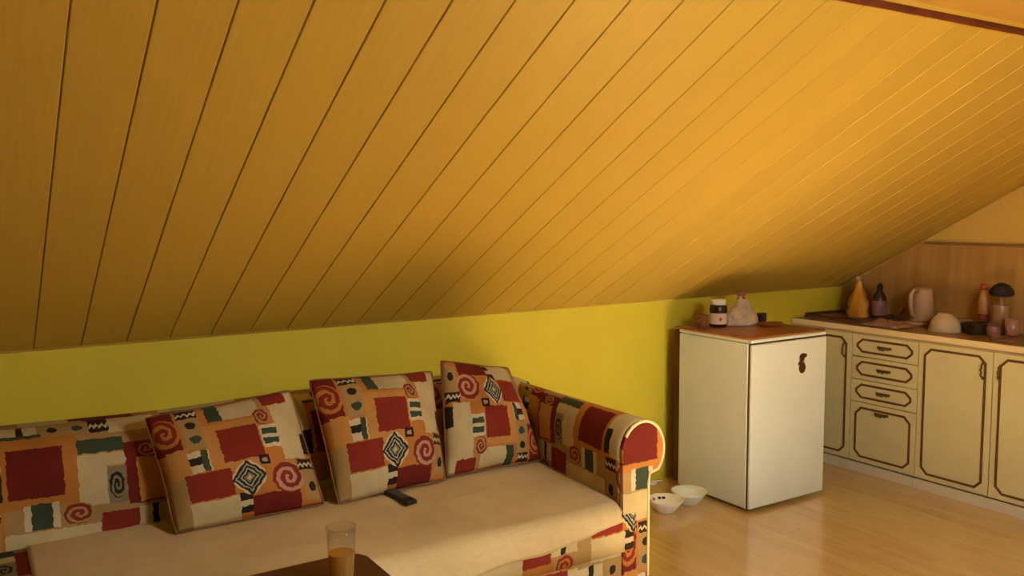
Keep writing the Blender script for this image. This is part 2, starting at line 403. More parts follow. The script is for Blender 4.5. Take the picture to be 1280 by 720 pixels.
# ridge trim and the wooden bead where the slope meets the knee wall
rb = bmesh.new(); N = 44
def rp(i, j):
    x = XL + (XE-XL)*i/(N-1); w = noise.noise((x*2.3, 0, 0))*.003
    return [(x, YR+.006, ZR-.002+w*.4), (x, YR-.004, ZR-.005+w*.6), (x, YR-.007, ZR+.008+w*.6), (x, YR-.005, ZR+.034)][j]
rg = grid('trim_2', N, 4, rp, None, M_trim); struct(rg)
bm = bmesh.new(); prism(bm, [(XL, 0, H-.005), (XL, -.005, H-.001), (XL, -.007, H+.0035), (XL, 0, H+.001)], (XE-XL, 0, 0))
struct(obj('trim_3', bm, M_board))

# ---------------------------------------------------------------- sofa
SX0, SX1 = -0.83, 1.07            # between the arms
sofa = empty('sofa', (0, 0, 0), 'patchwork sofa with rolled arms against the yellow wall', 'sofa')
TS = 0.50                          # print repeat in metres
def uvm(u, v): return (u/TS, v/TS)
def profile_extrude(name, prof, a0, a1, na, place, mat, parent, uoff=0, voff=0, mod=None, cap=True):
    """closed profile swept along an axis, UV = (axis, perimeter)"""
    n = len(prof); per = [0]
    for i in range(n): per.append(per[-1]+(Vector(prof[(i+1) % n])-Vector(prof[i])).length)
    pr = prof
    def f(i, j):
        a = a0+(a1-a0)*j/(na-1); p = pr[i % n]
        if mod: p, a = mod(p, a)
        return place(p, a)
    def uvf(i, j): return uvm(a0+(a1-a0)*j/(na-1)+uoff, per[i]+voff)
    caps = None
    if cap:
        caps = [(list(range(n))[::-1], [uvm(p[0]+uoff, p[1]+voff) for p in pr[::-1]]), ([k+(na-1)*n for k in range(n)], [uvm(p[0]+uoff, p[1]+voff) for p in pr])]
    return grid(name, n, na, f, uvf, mat, parent, closed_u=True, caps=caps)
def arc(cx, cz, rx, rz, a0, a1, n):
    return [(cx+rx*math.cos(math.radians(a0+(a1-a0)*i/(n-1))), cz+rz*math.sin(math.radians(a0+(a1-a0)*i/(n-1)))) for i in range(n)]
# base below the seat, seat, backrest
bp = [(-.10, .0), (-1.135, .0), (-1.155, .012), (-1.163, .10), (-1.164, .20), (-1.164, .251), (-1.13, .251), (-.10, .25)]
profile_extrude('base', bp, SX0+.005, SX1-.005, 24, lambda p, a: (a, p[0], p[1]), M_sofa, sofa, .13, .21)
spf = [(-.40, .252), (-1.164, .252)] + [(-1.165, .30), (-1.165, .36)] + arc(-1.115, .37, .05, .05, 180, 90, 6) + [(-.9, .424), (-.7, .424), (-.5, .422), (-.40, .42)]
profile_extrude('seat', spf, SX0-.06, SX1+.06, 24, lambda p, a: (a, p[0], p[1]), M_sofa, sofa, .13, .756)
BXa, BXb = -1.03, 1.275
bkp = [(-.05, .02), (-.40, .02), (-.44, .30), (-.445, .42), (-.435, .50), (-.415, .58), (-.385, .65), (-.345, .70), (-.29, .738), (-.23, .755), (-.17, .755), (-.12, .735), (-.08, .69), (-.05, .62)]
def bmod(p, a):
    e = min(a-BXa, BXb-a); k = max(0, min(1, e/.22)); k = math.sin(k*PI/2)
    z = p[1]; z2 = z if z < .3 else .3+(z-.3)*(.86+.14*k) + .006*math.sin(a*5.1)
    return (p[0]+(1-k)*.02*(1 if p[0] < -.25 else -1), z2), a
profile_extrude('backrest', bkp, BXa, BXb, 60, lambda p, a: (a, p[0], p[1]), M_sofa, sofa, .79, -.690, bmod)
def arm(side):
    mx = (lambda x: x) if side > 0 else (lambda x: (SX0+SX1)-x)
    X = SX1
    pr = [(X, .0), (X, .25), (X+.0, .42), (X-.002, .52)] + arc(X+.095, .605, .102, .112, 195, -42, 20) + [(X+.128, .52), (X+.122, .48), (X+.122, .25), (X+.122, .0)]
    y0, y1 = -.36, -1.15
    def mod(p, a):
        t = (a-y0)/(y1-y0)
        e = max(0, (t-.975)/.025)
        p = (p[0]+.075*(1-t)*max(0, min(1, (X+.09-p[0])/.09)), p[1])
        cx, cz = X+.07, .45
        return (p[0]+(cx-p[0])*.05*e, p[1]+(cz-p[1])*.02*e), a
    o = profile_extrude('arm', pr, y0, y1, 40, lambda p, a: (mx(p[0]), a, p[1]), M_sofa, sofa, 1.55, .12, mod)
    # front facing panel and cream piping along its outline
    cx, cz = X+.07, .45
    ring = [(cx+(p[0]-cx)*.955, cz+(p[1]-cz)*.985) for p in pr]
    fb = bmesh.new(); A = [fb.verts.new((mx(x), y1-.012, z)) for x, z in ring]; B = [fb.verts.new((mx(x), y1+.004, z)) for x, z in ring]
    fb.faces.new(A); n = len(A)
    for i in range(n-1): fb.faces.new((A[i], A[i+1], B[i+1], B[i]))
    uvl = fb.loops.layers.uv.new('UVMap')
    for f in fb.faces:
        for l in f.loops: l[uvl].uv = uvm(mx(l.vert.co.x)*1.0+.445, l.vert.co.z+.145)
    fp = obj('arm_front', fb, M_sofa, o)
    rb_ = bmesh.new(); outer = [(mx(x), y1-.011, z) for x, z in ring[8:]]
    tube(rb_, outer, .0058, 6); obj('piping', rb_, M_piping, o, True)
    return o
arm(1); arm(-1)

# beige throw on the seat
NX, NY = 110, 64
def hem(x):                         # how far the cloth hangs below the seat edge
    pts = [(-.75, .045), (-.2, .04), (.2, .055), (.44, .066), (.60, .046), (.72, .052), (.90, .028), (1.0, .010), (1.08, .002)]
    for (a, b), (c, d) in zip(pts, pts[1:]):
        if a <= x <= c: return b+(d-b)*(x-a)/(c-a)
    return pts[0][1] if x < pts[0][0] else pts[-1][1]
def thr(i, j, lift=0):
    s = j/(NY-1); x = -.735+(1.062+.065*max(0, 1-s*1.05)+.735)*i/(NX-1)
    Ls = .70 + .075 + hem(x)        # from the backrest to the hem, over the front edge
    d = s*Ls; y0 = -.428; flat = -1.115-y0
    wr_ = .0060*noise.noise((x*4, d*8, 1.3)) + .004*noise.noise((x*14, d*5, 4.0)) + .004*max(0, noise.noise((x*3+d*6, d*9-x*2, 8.0)))
    wr_ += .007*math.exp(-((d-.33-.05*math.sin(x*4))/.02)**2)*math.exp(-((x-.72)/.18)**2)
    zt = .4285
    if d < -flat: return (x, y0-d, zt+max(-.002, wr_)+lift)
    d -= -flat; R = .054; qa = PI/2*R
    if d < qa:
        a = d/R; return (x, -1.115-(R+lift)*math.sin(a), zt-R+(R+lift)*math.cos(a)+max(-.001, wr_)*.5)
    d -= qa
    return (x, -1.115-R-lift-.004-abs(wr_), zt-R-d)
th = grid('throw_blanket', NX, NY, lambda i, j: thr(i, j), lambda i, j: (i/NX, j/NY), M_throw)
so_ = th.modifiers.new('thickness', 'SOLIDIFY'); so_.thickness = .004; so_.offset = 1
tag(th, 'worn beige throw spread over the seat of the sofa', 'blanket')

# ---------------------------------------------------------------- cushions on the sofa
def pillow(name, TL, TR, BR, BL, thick, label, flip=False, uvo=(0, 0), seed=0, sag=0):
    TL, TR, BR, BL = map(Vector, (TL, TR, BR, BL)); n = 34
    nrm_ = (TR-BL).cross(TL-BR).normalized()
    if nrm_.y > 0: nrm_ = -nrm_
    V = []; F = []; U = []
    idx = {}
    def pt(i, j, s):
        u = i/n; v = j/n; a = 2*u-1; b = 2*v-1
        a2 = a*(1-.030*(1-b*b)-.022*b**8); b2 = b*(1-.030*(1-a*a)-.022*a**8)   # soft corners, sides drawn in
        b2 += .012*noise.noise((u*3+seed*2.1, v*2, 7)); a2 += .012*noise.noise((u*2, v*3+seed*1.3, 11))
        U_, V_ = (a2+1)/2, (b2+1)/2
        p = (BL*(1-U_)+BR*U_)*(1-V_) + (TL*(1-U_)+TR*U_)*V_
        t = max(0, (1-abs(a)**2.2))**.60 * max(0, (1-abs(b)**2.2))**.60
        w = noise.noise((u*3+seed, v*3, seed*1.7))*.022 + noise.noise((u*8+seed, v*8, 3+seed))*.007
        edge = min(1-abs(a), 1-abs(b))
        w *= min(1, edge*6)
        k = thick*t*(1.0 if s > 0 else .62)
        return p + nrm_*s*(k+w*s) - Vector((0, 0, sag*t*.02))
    for s in (1, -1):
        for j in range(n+1):
            for i in range(n+1):
                if s < 0 and (i in (0, n) or j in (0, n)): idx[(s, i, j)] = idx[(1, i, j)]; continue
                idx[(s, i, j)] = len(V); V.append(tuple(pt(i, j, s)))
        for j in range(n):
            for i in range(n):
                q = [(i, j), (i+1, j), (i+1, j+1), (i, j+1)]
                if s < 0: q = q[::-1]
                F.append([idx[(s, a, b)] for a, b in q])
                for a, b in q:
                    uu, vv = a/n, b/n
                    if flip: uu, vv = 1-uu, 1-vv
                    U.append((uu*.98+.01+uvo[0], vv*.98+.01+uvo[1]))
    base = (BL+BR)/2
    me = bpy.data.meshes.new(name); me.from_pydata([tuple(Vector(v)-base) for v in V], [], F)
    uv = me.uv_layers.new(name='UVMap')
    for k, t in enumerate(U): uv.data[k].uv = t
    root = empty(name, base, label, 'cushion', group=None)
    link('cover', me, M_pillow, root, True)
    pb_ = bmesh.new(); loop = [(i, 0) for i in range(n+1)] + [(n, j) for j in range(1, n+1)] + [(i, n) for i in range(n-1, -1, -1)] + [(0, j) for j in range(n-1, -1, -1)]
    tube(pb_, [pt(i, j, 1)-base for i, j in loop],   .0030, 6, cap=False); obj('piping', pb_, M_dpiping, root, True)
    return root
pillow('cushion', (-.375, -.425, .785), (.125, -.43, .822), (.185, -.60, .432), (-.325, -.615, .432), .098,
       'square patchwork cushion with sagging left edge, beside the bare stretch of backrest', seed=1)
pillow('cushion', (.195, -.415, .848), (.715, -.40, .825), (.665, -.60, .436), (.215, -.635, .434), .100,
       'square patchwork cushion behind the black remote, in the middle of the sofa', seed=2)
pillow('cushion', (.745, -.41, .868), (1.075, -.40, .800), (1.125, -.585, .436), (.672, -.585, .440), .092,
       'patchwork cushion leaning in the corner next to the rolled arm, print upside down', flip=True, seed=3)

# remote on the throw
rem = empty('remote_control', (.428, -.69, .433), 'slim black remote control lying on the beige throw', 'remote control', math.radians(-84))
boxo('body', (-.085, -.022, 0), (.085, .022, .016), M_black, rem, .004)
for a in range(5):
    for b in (-1, 0, 1): boxo('button', (-.055+a*.022, b*.012-.004, .016), (-.045+a*.022, b*.012+.004, .0178), M_button, rem)

# ---------------------------------------------------------------- table with the glass
tbl = empty('coffee_table', (-.55, -1.65, 0), 'dark brown wooden coffee table with rounded corners in front of the sofa', 'table')
def rrect(x0, x1, y0, y1, r, n=8):
    P = []
    for cx, cy, a in ((x1-r, y1-r, 0), (x0+r, y1-r, 90), (x0+r, y0+r, 180), (x1-r, y0+r, 270)):
        P += [(cx+r*math.cos(math.radians(a+90*i/n)), cy+r*math.sin(math.radians(a+90*i/n))) for i in range(n+1)]
    return P
tb = bmesh.new(); prism(tb, [(x, y, .52) for x, y in rrect(-.55, .562, -.33, .314, .042)], (0, 0, .03))
bmesh.ops.bevel(tb, geom=[e for e in tb.edges if abs(e.verts[0].co.z-e.verts[1].co.z) < 1e-5], offset=.006, segments=2, affect='EDGES')
obj('table_top', tb, M_table, tbl)
ab = bmesh.new(); box(ab, (-.48, -.26, .455), (.48, .245, .52), .003); obj('apron', ab, M_table, tbl)
for sx in (-1, 1):
    for sy in (-1, 1):
        lb = bmesh.new(); lathe(lb, [(0, 0), (.018, 0), (.024, .2), (.03, .40), (.03, .46), (0, .46)], 12, (sx*.45, sy*.23-.01, 0)); obj('leg', lb, M_table, tbl, True)
gl = empty('beer_glass', (-.112, -1.52, .5505), 'tall clear glass of amber beer on the dark table', 'glass')
gb = bmesh.new(); lathe(gb, [(0, 0), (.026, 0), (.028, .003), (.0325, .08), (.0365, .150), (.0355, .1505), (.0315, .08), (.0268, .006), (0, .005)], 32); obj('tumbler', gb, M_glass, gl, True)
bb = bmesh.new(); lathe(bb, [(0, .0055), (.0264, .0065), (.0310, .08), (.0312, .084), (0, .084)], 32); obj('beer', bb, M_beer, gl)

# ---------------------------------------------------------------- refrigerator
FX0, FX1, FY0, FY1, FH = 2.283, 2.823, -.152, -.645, .85
fr = empty('refrigerator', ((FX0+FX1)/2, (FY0+FY1)/2, 0), 'small cream-white refrigerator with brown top standing by the yellow wall', 'refrigerator')
ox, oy = (FX0+FX1)/2, (FY0+FY1)/2
hx, hy = (FX1-FX0)/2, (FY0-FY1)/2
boxo('body', (-hx, -hy+.036, .016), (hx, hy-.0, .822), M_white, fr, .005)
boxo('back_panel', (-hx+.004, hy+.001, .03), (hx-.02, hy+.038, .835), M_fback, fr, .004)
boxo('side_strip', (-hx-.0012, -hy+.026, .016), (-hx+.016, -hy+.040, .822), M_edge, fr, .002)
boxo('gasket', (-hx+.004, -hy+.010, .02), (hx-.004, -hy+.036, .82), M_dark, fr)
fd = boxo('door', (-hx, -hy-.002, .018), (hx, -hy+.014, .818), M_door, fr, .006, 3)
tf = bmesh.new(); box(tf, (-hx-.001, -hy+.004, .826), (hx+.001, hy, .842), .003)
obj('top_frame', tf, M_edge, fr)
boxo('top_panel', (-hx-.006, -hy+.010, .843), (hx+.002, hy+.034, .852), M_ftop, fr, .002)
for sx in (-1, 1):
    for sy in (-1, 1):
        lb = bmesh.new(); lathe(lb, [(0, 0), (.018, 0), (.018, .017), (0, .017)], 12, (sx*(hx-.05), sy*(hy-.06), 0)); obj('foot', lb, M_dark, fr)
# fruit sticker on the door
st = bmesh.new()
def ell(bm, cx, cz, rx, rz, rot, y, d=.0012, n=18):
    c, s = math.cos(rot), math.sin(rot)
    prism(bm, [(cx+rx*math.cos(2*PI*i/n)*c-rz*math.sin(2*PI*i/n)*s, y, cz+rx*math.cos(2*PI*i/n)*s+rz*math.sin(2*PI*i/n)*c) for i in range(n)], (0, -d, 0))
sx_ = 2.640-ox
wb = bmesh.new(); yb = -hy-.002
ell(wb, sx_, .678, .033, .036, 0, yb, .0006); ell(wb, sx_-.004, .715, .034, .018, .6, yb, .0006); ell(wb, sx_+.004, .735, .032, .017, .5, yb, .0006)
obj('sticker_backing', wb, material('sticker_pale', (.82, .72, .52, 1), .5, .3), fd)
ell(st, sx_, .676, .025, .028, 0, yb-.0006); ell(st, sx_-.008, .711, .030, .009, .65, yb-.0006); ell(st, sx_-.006, .737, .018, .010, .5, yb-.0006); ell(st, sx_+.020, .737, .014, .010, -.2, yb-.0006); ell(st, sx_+.008, .724, .012, .007, .7, yb-.0006)
obj('sticker', st, material('sticker_dark', (.055, .022, .010, 1), .5, .3), fd)

TOPZ = .8525
# chocolate spread jar
jar = empty('spread_jar', (2.456, -.255, TOPZ), 'chocolate spread jar with white lid and pale label on the refrigerator', 'jar', -.75)
jar.scale = (1.13, 1.13, 1.18)
jb = bmesh.new(); lathe(jb, [(0, 0), (.032, 0), (.037, .006), (.037, .02), (.036, .05), (.038, .075), (.036, .09), (.030, .098), (0, .098)], 26, wob=lambda a, z: 1+.06*math.cos(2*a)); obj('body', jb, material('chocolate', (.035, .012, .006, 1), .25, .5), jar, True)
jb = bmesh.new(); lathe(jb, [(0, .098), (.034, .098), (.035, .102), (.035, .120), (.033, .123), (0, .123)], 26); obj('lid', jb, M_ceramic, jar, True)
jb = bmesh.new(); lathe(jb, [(.0385, .014), (.0382, .035), (.0385, .062)], 26, wob=lambda a, z: 1+.06*math.cos(2*a)); obj('label', jb, material('jar_label', (.66, .50, .40, 1), .5, .3), jar, True)
jb = bmesh.new(); ell(jb, .009, .036, .007, .007, 0, -.0352, .0018); obj('label_print', jb, M_redp, jar)
# small brown glass mug behind the jar
mug = empty('brown_mug', (2.385, -.215, TOPZ), 'small brown mug half hidden behind the spread jar', 'mug')
M_mug = material('brown_mug', (.20, .07, .025, 1), .3, .5)
jb = bmesh.new(); lathe(jb, [(0, 0), (.024, 0), (.027, .005), (.029, .065), (.0265, .065), (.0245, .01), (0, .008)], 22); obj('cup', jb, M_mug, mug, True)
jb = bmesh.new(); tube(jb, [(-.027-.018*math.sin(PI*i/8), 0, .052-.036*i/8) for i in range(9)], .004, 6); obj('handle', jb, M_mug, mug, True)
# crumpled plastic bag
def bagmesh(w, d, h, seed, nz=14, n=30):
    bm = bmesh.new()
    prof = [(0, 0)] + [((1-(k/nz)**1.5*.86)*(1 if k > 0 else .93), k/nz*h) for k in range(nz+1)] + [(0, h)]
    lathe(bm, prof, n)
    for v in bm.verts:
        q = v.co.copy(); r = 1+.38*noise.noise((q.x*2.2+seed, q.y*2.2, q.z*16+seed))+.20*noise.noise((q.x*6, q.y*6+seed, q.z*40))
        if q.z < .002: r = 1
        lean = (q.z/h)
        v.co = Vector((q.x*w*r+lean*.012*math.sin(seed), q.y*d*r, q.z*(1+.10*noise.noise((q.x*3+seed, q.y*3, 9)))))
        if q.z < .002: v.co.z = 0
    return bm
bag = empty('plastic_bag', (2.612, -.268, TOPZ), 'crumpled translucent bag of bread standing behind the spread jar', 'bag')
obj('bag_film', bagmesh(.100, .060, .152, 2.0, 18, 44), material('bag_film', (.56, .44, .30, 1), .35, .5, var=.25, vscale=14), bag, True)
kb = bmesh.new(); lathe(kb, [(0, .138), (.022, .138), (.012, .150), (.026, .166), (.030, .175), (.010, .180), (0, .179)], 18, wob=lambda a, z: 1+.25*math.cos(3*a+z*30)); obj('twisted_neck', kb, material('bag_neck', (.34, .13, .08, 1), .4, .4, var=.3, vscale=20), bag, True)
# dark small box and brown packet
bx_ = empty('small_box', (2.785, -.245, TOPZ), 'small dark box at the back of the refrigerator top', 'box', .25)
boxo('carton', (-.03, -.022, 0), (.03, .022, .044), material('dark_carton', (.035, .022, .035, 1), .5, .3), bx_, .002)
boxo('flap', (-.0305, -.0225, .044), (.0305, .012, .047), material('carton_flap', (.09, .06, .08, 1), .5, .3), bx_, .001)
pk = empty('brown_packet', (2.690, -.400, TOPZ), 'flat brown paper packet lying beside the bread bag', 'packet', -.15)
def pkm():
    bm = bmesh.new(); box(bm, (-.06, -.030, 0), (.06, .030, .022), .009, 3)
    for v in bm.verts:
        if v.co.z > .006: v.co.z += .006*noise.noise((v.co.x*40, v.co.y*40, 1))
    return bm
obj('wrap', pkm(), material('brown_paper', (.20, .06, .022, 1), .6, .3, var=.3, vscale=30), pk, True)
boxo('crimp', (.058, -.026, .008), (.074, .026, .011), material('paper_crimp', (.26, .09, .035, 1), .6, .3), pk, .001)

# ---------------------------------------------------------------- bowls and plug on the floor
def bowl(name, loc, R, h, mat, label, tilt=0, deco=False):
    b_ = empty(name, loc, label, 'bowl')
    bm = bmesh.new()
    prof = [(0, .004), (R*.42, .004), (R*.44, 0), (R*.50, 0), (R*.52, .006), (R*.74, h*.38), (R*.93, h*.80), (R, h), (R*.975, h*1.01), (R*.89, h*.82), (R*.70, h*.42), (R*.40, h*.18), (0, h*.16)]
    wob = (lambda a, z: 1+(.022*math.cos(9*a) if z > h*.6 else 0)) if deco else None
    lathe(bm, prof, 54, wob=wob); obj('bowl_body', bm, mat, b_, True)
    if deco:
        cols = [M_black, M_black, M_redp, M_black, M_redp, M_black, M_black]
        for k, a in enumerate((55, 72, 100, 128, 150, 205, 285)):
            # painted marks on the inner wall
            a = math.radians(a); bm = bmesh.new(); n = 10; A = []
            for i in range(n):
                ph = 2*PI*i/n; aa = a+.14*math.cos(ph); tt = .66+.24*math.sin(ph)
                r_ = R*(.70+(.89-.70)*tt); z_ = h*(.42+(.82-.42)*tt)
                A.append(bm.verts.new(((r_-.0016)*math.cos(aa), (r_-.0016)*math.sin(aa), z_+.001)))
            bm.faces.new(A); obj('painted_mark', bm, cols[k], b_)
    return b_
bowl('food_bowl', (1.972, -.398, 0), .088, .062, M_ceramic, 'white bowl with dark painted marks and wavy rim on the floor', deco=True)
bowl('plain_bowl', (2.152, -.372, 0), .089, .064, M_ceramic2, 'plain pale bowl on the floor touching the refrigerator side')
pg = empty('power_plug', (2.205, -.055, 0), 'small white plug lying on the floor behind the refrigerator', 'plug', .4)
boxo('plug_body', (-.028, -.013, 0), (.012, .013, .022), M_ceramic, pg, .006, 3)
bm = bmesh.new(); tube(bm, [(.010, 0, .011), (.030, .004, .009), (.05, .002, .006), (.07, -.015, .006)], .0045, 8); obj('cord', bm, M_ceramic, pg, True)

# ---------------------------------------------------------------- kitchen units along the end wall
XF = 3.327; ZB, ZC = .052, .7775
XCF = 3.3365; HC = .809
def octo(y0, y1, z0, z1, ch, chz=None):
    chz = ch if chz is None else chz
    return [(y0+ch, z0), (y1-ch, z0), (y1, z0+chz), (y1, z1-chz), (y1-ch, z1), (y0+ch, z1), (y0, z1-chz), (y0, z0+chz)]
def moulding(parent, org, y0, y1, z0, z1, ch, chz=None, w=.0125):
    """octagonal brown moulding proud of the front, in local coordinates of org"""
    bm = bmesh.new(); P = octo(y0, y1, z0, z1, ch, chz); cy = (y0+y1)/2; cz = (z0+z1)/2; n = 8
    def off(P, w):
        out = []
        for i in range(n):
            a, b, c = Vector(P[i-1]), Vector(P[i]), Vector(P[(i+1) % n])
            d1 = (b-a).normalized(); d2 = (c-b).normalized(); n1 = Vector((-d1.y, d1.x)); n2 = Vector((-d2.y, d2.x))
            m = (n1+n2); m = m/ max(.3, (1+n1.dot(n2)))
            out.append(b+m*w)
        return out
    Q = off(P, w); x0 = XF-.018-org[0]; x1 = XF-.0225-org[0]
    rings = []
    for R_, x in ((P, x0+.001), (off(P, .0015), x1), (off(P, w-.0015), x1), (Q, x0+.001)):
        rings.append([bm.verts.new((x, a-org[1], b)) for a, b in R_])
    for A, B in zip(rings, rings[1:]):
        for i in range(n): bm.faces.new((A[i], A[(i+1) % n], B[(i+1) % n], B[i]))
    return obj('moulding', bm, M_mould, parent)
def pull(parent, org, y, z, vertical):
    bm = bmesh.new(); x = XF-.018-org[0]; y -= org[1]; n = 10; hl = .036
    P = []
    for i in range(n+1):
        s = -1+2*i/n; d = .018*(1-s**4)+.002; w = .004*math.sin(3*PI*s)
        P.append((x-d, y+(w if vertical else s*hl), z+(s*hl if vertical else w-.006*(1-s*s))))
    tube(bm, P, .0042, 7)
    for s in (-1, 1):
        c = (y, z+s*hl) if vertical else (y+s*hl, z)
        box(bm, (x-.003, c[0]-.007, c[1]-.007), (x+.001, c[0]+.007, c[1]+.007), .001, 1)
    if not vertical: box(bm, (x-.002, y-.032, z-.008), (x+.001, y+.032, z+.006), .0005, 1)
    return obj('handle', bm, M_handle, parent, False)
def front(parent, org, name, y0, y1, z0, z1):
    g = .0022
    return boxo(name, (XF-.018-org[0], y0+g-org[1], z0+g), (XF-org[0], y1-g-org[1], z1-g), M_cab, parent, .002)
def cabinet(ya, yb, label, kind, hy=None):
    """ya > yb (towards the room)"""
    org = (XF, (ya+yb)/2, 0); r = empty('base_cabinet', org, label, 'cabinet')
    boxo('body', (.001, yb-org[1]+.001, ZB), (XE-.003-XF, ya-org[1]-.001, ZC-.001), M_carc, r)
    boxo('plinth', (-.030, yb-org[1]+.0008, 0), (-.012, ya-org[1]-.0008, ZB-.001), M_plinth, r, .001)
    boxo('plinth_support', (-.012, yb-org[1]+.01, 0), (.3, ya-org[1]-.01, ZB), M_dark, r)
    if kind == 'drawers':
        zz = [.771, .647, .520, .393]
        for a, b in zip(zz, zz[1:]):
            d = front(r, org, 'drawer', yb, ya, b, a)
            moulding(d, org, yb+.030, ya-.030, b+.022, a-.022, .034, .030); pull(d, org, (ya+yb)/2, (a+b)/2+.002, False)
        d = front(r, org, 'door', yb, ya, ZB+.004, .393)
        moulding(d, org, yb+.030, ya-.030, ZB+.030, .393-.025, .036); pull(d, org, (ya+yb)/2+.005, .393-.048, False)
    else:
        d = front(r, org, 'door', yb, ya, ZB+.004, .771)
        moulding(d, org, yb+.030, ya-.030, ZB+.030, .771-.025, .036)
        pull(d, org, hy, .672, True)
    return r
cabinet(-.004, -.4397, 'cream base cabinet with one door, partly behind the refrigerator', 'door', hy=-.392)
cabinet(-.4397, -.839, 'cream base cabinet with three drawers above a small door', 'drawers')
cabinet(-.839, -1.2259, 'cream base cabinet with one tall door beside the drawer unit', 'door', hy=-1.178)
cabinet(-1.2259, -1.615, 'cream base cabinet with one tall door, farthest from the yellow wall', 'door', hy=-1.262)
ct = empty('countertop', (XF, -.82, 0), 'brown kitchen worktop with cream front edge over the base cabinets', 'countertop')
boxo('worktop', (XCF-XF, -.82, ZC), (XE-.014-XF, .817, HC), M_ctop, ct, .002)
boxo('edge_strip', (XCF-.004-XF, -.82, ZC+.0), (XCF-XF, .817, HC+.0006), M_cedge, ct, .0015)

# ---------------------------------------------------------------- things on the worktop
ZW = HC+.0006
# baking tray with yellow bag and dark bottle
tr = empty('serving_tray', (3.59, -.215, ZW), 'dark brown tray on the worktop against the yellow wall', 'tray', .0)
M_tray = material('tray_brown', (.20, .085, .04, 1), .4, .4, var=.2, vscale=12)
boxo('tray_base', (-.17, -.195, 0), (.165, .195, .008), M_tray, tr, .003)
bm = bmesh.new(); loop = rrect(-.17, .165, -.195, .195, .03, 5)
tube(bm, [(x, y, .019) for x, y in loop+loop[:1]], .0075, 7, cap=False)
obj('tray_rim', bm, material('tray_rim', (.13, .04, .018, 1), .4, .4), tr, True)
bm = bmesh.new(); A = loop
va = [bm.verts.new((x, y, .006)) for x, y in A]; vb = [bm.verts.new((x, y, .02)) for x, y in A]
for i in range(len(A)): bm.faces.new((va[i], va[(i+1) % len(A)], vb[(i+1) % len(A)], vb[i]))
obj('tray_wall', bm, M_tray, tr)
yb_ = empty('yellow_bag', (3.645, -.235, ZW+.0082), 'orange-yellow plastic bag with twisted tip standing on the tray', 'bag')
obj('bag_body', bagmesh(.064, .070, .215, 5.0), material('yellow_bag', (.62, .27, .02, 1), .4, .4, var=.18, vscale=9), yb_, True)
bm = bmesh.new(); lathe(bm, [(0, .195), (.013, .195), (.008, .215), (.015, .235), (.012, .243), (0, .240)], 14, c=(-.010, 0, 0), wob=lambda a, z: 1+.3*math.cos(3*a+z*50)); obj('bag_tip', bm, material('bag_tip', (.50, .33, .18, 1), .4, .4), yb_, True)
pw = empty('purple_packet', (3.725, -.120, ZW+.0082), 'thin dark purple packet leaning behind the yellow bag', 'packet', .1)
pm = bmesh.new(); box(pm, (-.018, -.040, 0), (.018, .040, .15), .01, 3)
for v in pm.verts:
    v.co.x += v.co.z*.05; v.co.y -= v.co.z*.32; v.co.y *= 1-.25*v.co.z/.15
obj('wrap', pm, material('purple_wrap', (.11, .045, .055, 1), .45, .4, var=.3, vscale=18), pw, True)
boxo('seal', (-.004, -.080, .148), (.016, -.030, .160), material('purple_seal', (.16, .07, .08, 1), .4, .4), pw, .002)
bt = empty('dark_bottle', (3.655, -.362, ZW+.0085), 'dark bottle with black cap and dull mauve label', 'bottle')
bm = bmesh.new(); lathe(bm, [(0, 0), (.036, 0), (.040, .006), (.041, .10), (.038, .125), (.026, .150), (.016, .166), (.014, .178), (0, .178)], 24); obj('body', bm, material('bottle_dark', (.030, .014, .012, 1), .25, .5), bt, True)
bm = bmesh.new(); lathe(bm, [(.0415, .022), (.0422, .06), (.0416, .108)], 24); obj('label', bm, material('bottle_label', (.24, .12, .12, 1), .5, .3, var=.2, vscale=20), bt, True)
bm = bmesh.new(); lathe(bm, [(0, .172), (.0185, .172), (.0185, .190), (.012, .197), (.010, .206), (0, .207)], 20); obj('cap', bm, M_black, bt, True)
# black cable loop between the bottle and the jug
cb = bmesh.new(); tube(cb, [(3.60, -.42, ZW+.004), (3.585, -.455, ZW+.006), (3.60, -.50, ZW+.022), (3.63, -.518, ZW+.055), (3.655, -.525, ZW+.085)], .006, 8)
cbo = obj('power_cable', cb, M_black, None, True); tag(cbo, 'black cable curving up from the worktop to the white kettle', 'cable')
# crumpled dish cloth
def cloth(cx, cy, w, d, h, seed, n=24):
    def f(i, j):
        a = 2*i/(n-1)-1; b = 2*j/(n-1)-1; e = max(0, 1-max(abs(a), abs(b))**3)
        z = .004+e*h*(.35+.9*abs(noise.noise((a*1.8+seed, b*1.8, seed)))+.35*noise.noise((a*5, b*5+seed, 2)))
        return (cx+a*w*(1+.1*noise.noise((b*2, seed, 0))), cy+b*d*(1+.1*noise.noise((a*2, seed, 5))), ZW+max(.003, z))
    return f
c1 = grid('dish_cloth', 24, 24, cloth(3.475, -.545, .085, .115, .045, 3.1), None, material('cloth_mauve', (.36, .20, .13, 1), .9, .1, var=.25, vscale=14)); c1.modifiers.new('t', 'SOLIDIFY').thickness = .003
tag(c1, 'crumpled mauve dish cloth on the worktop beside the tray', 'cloth')
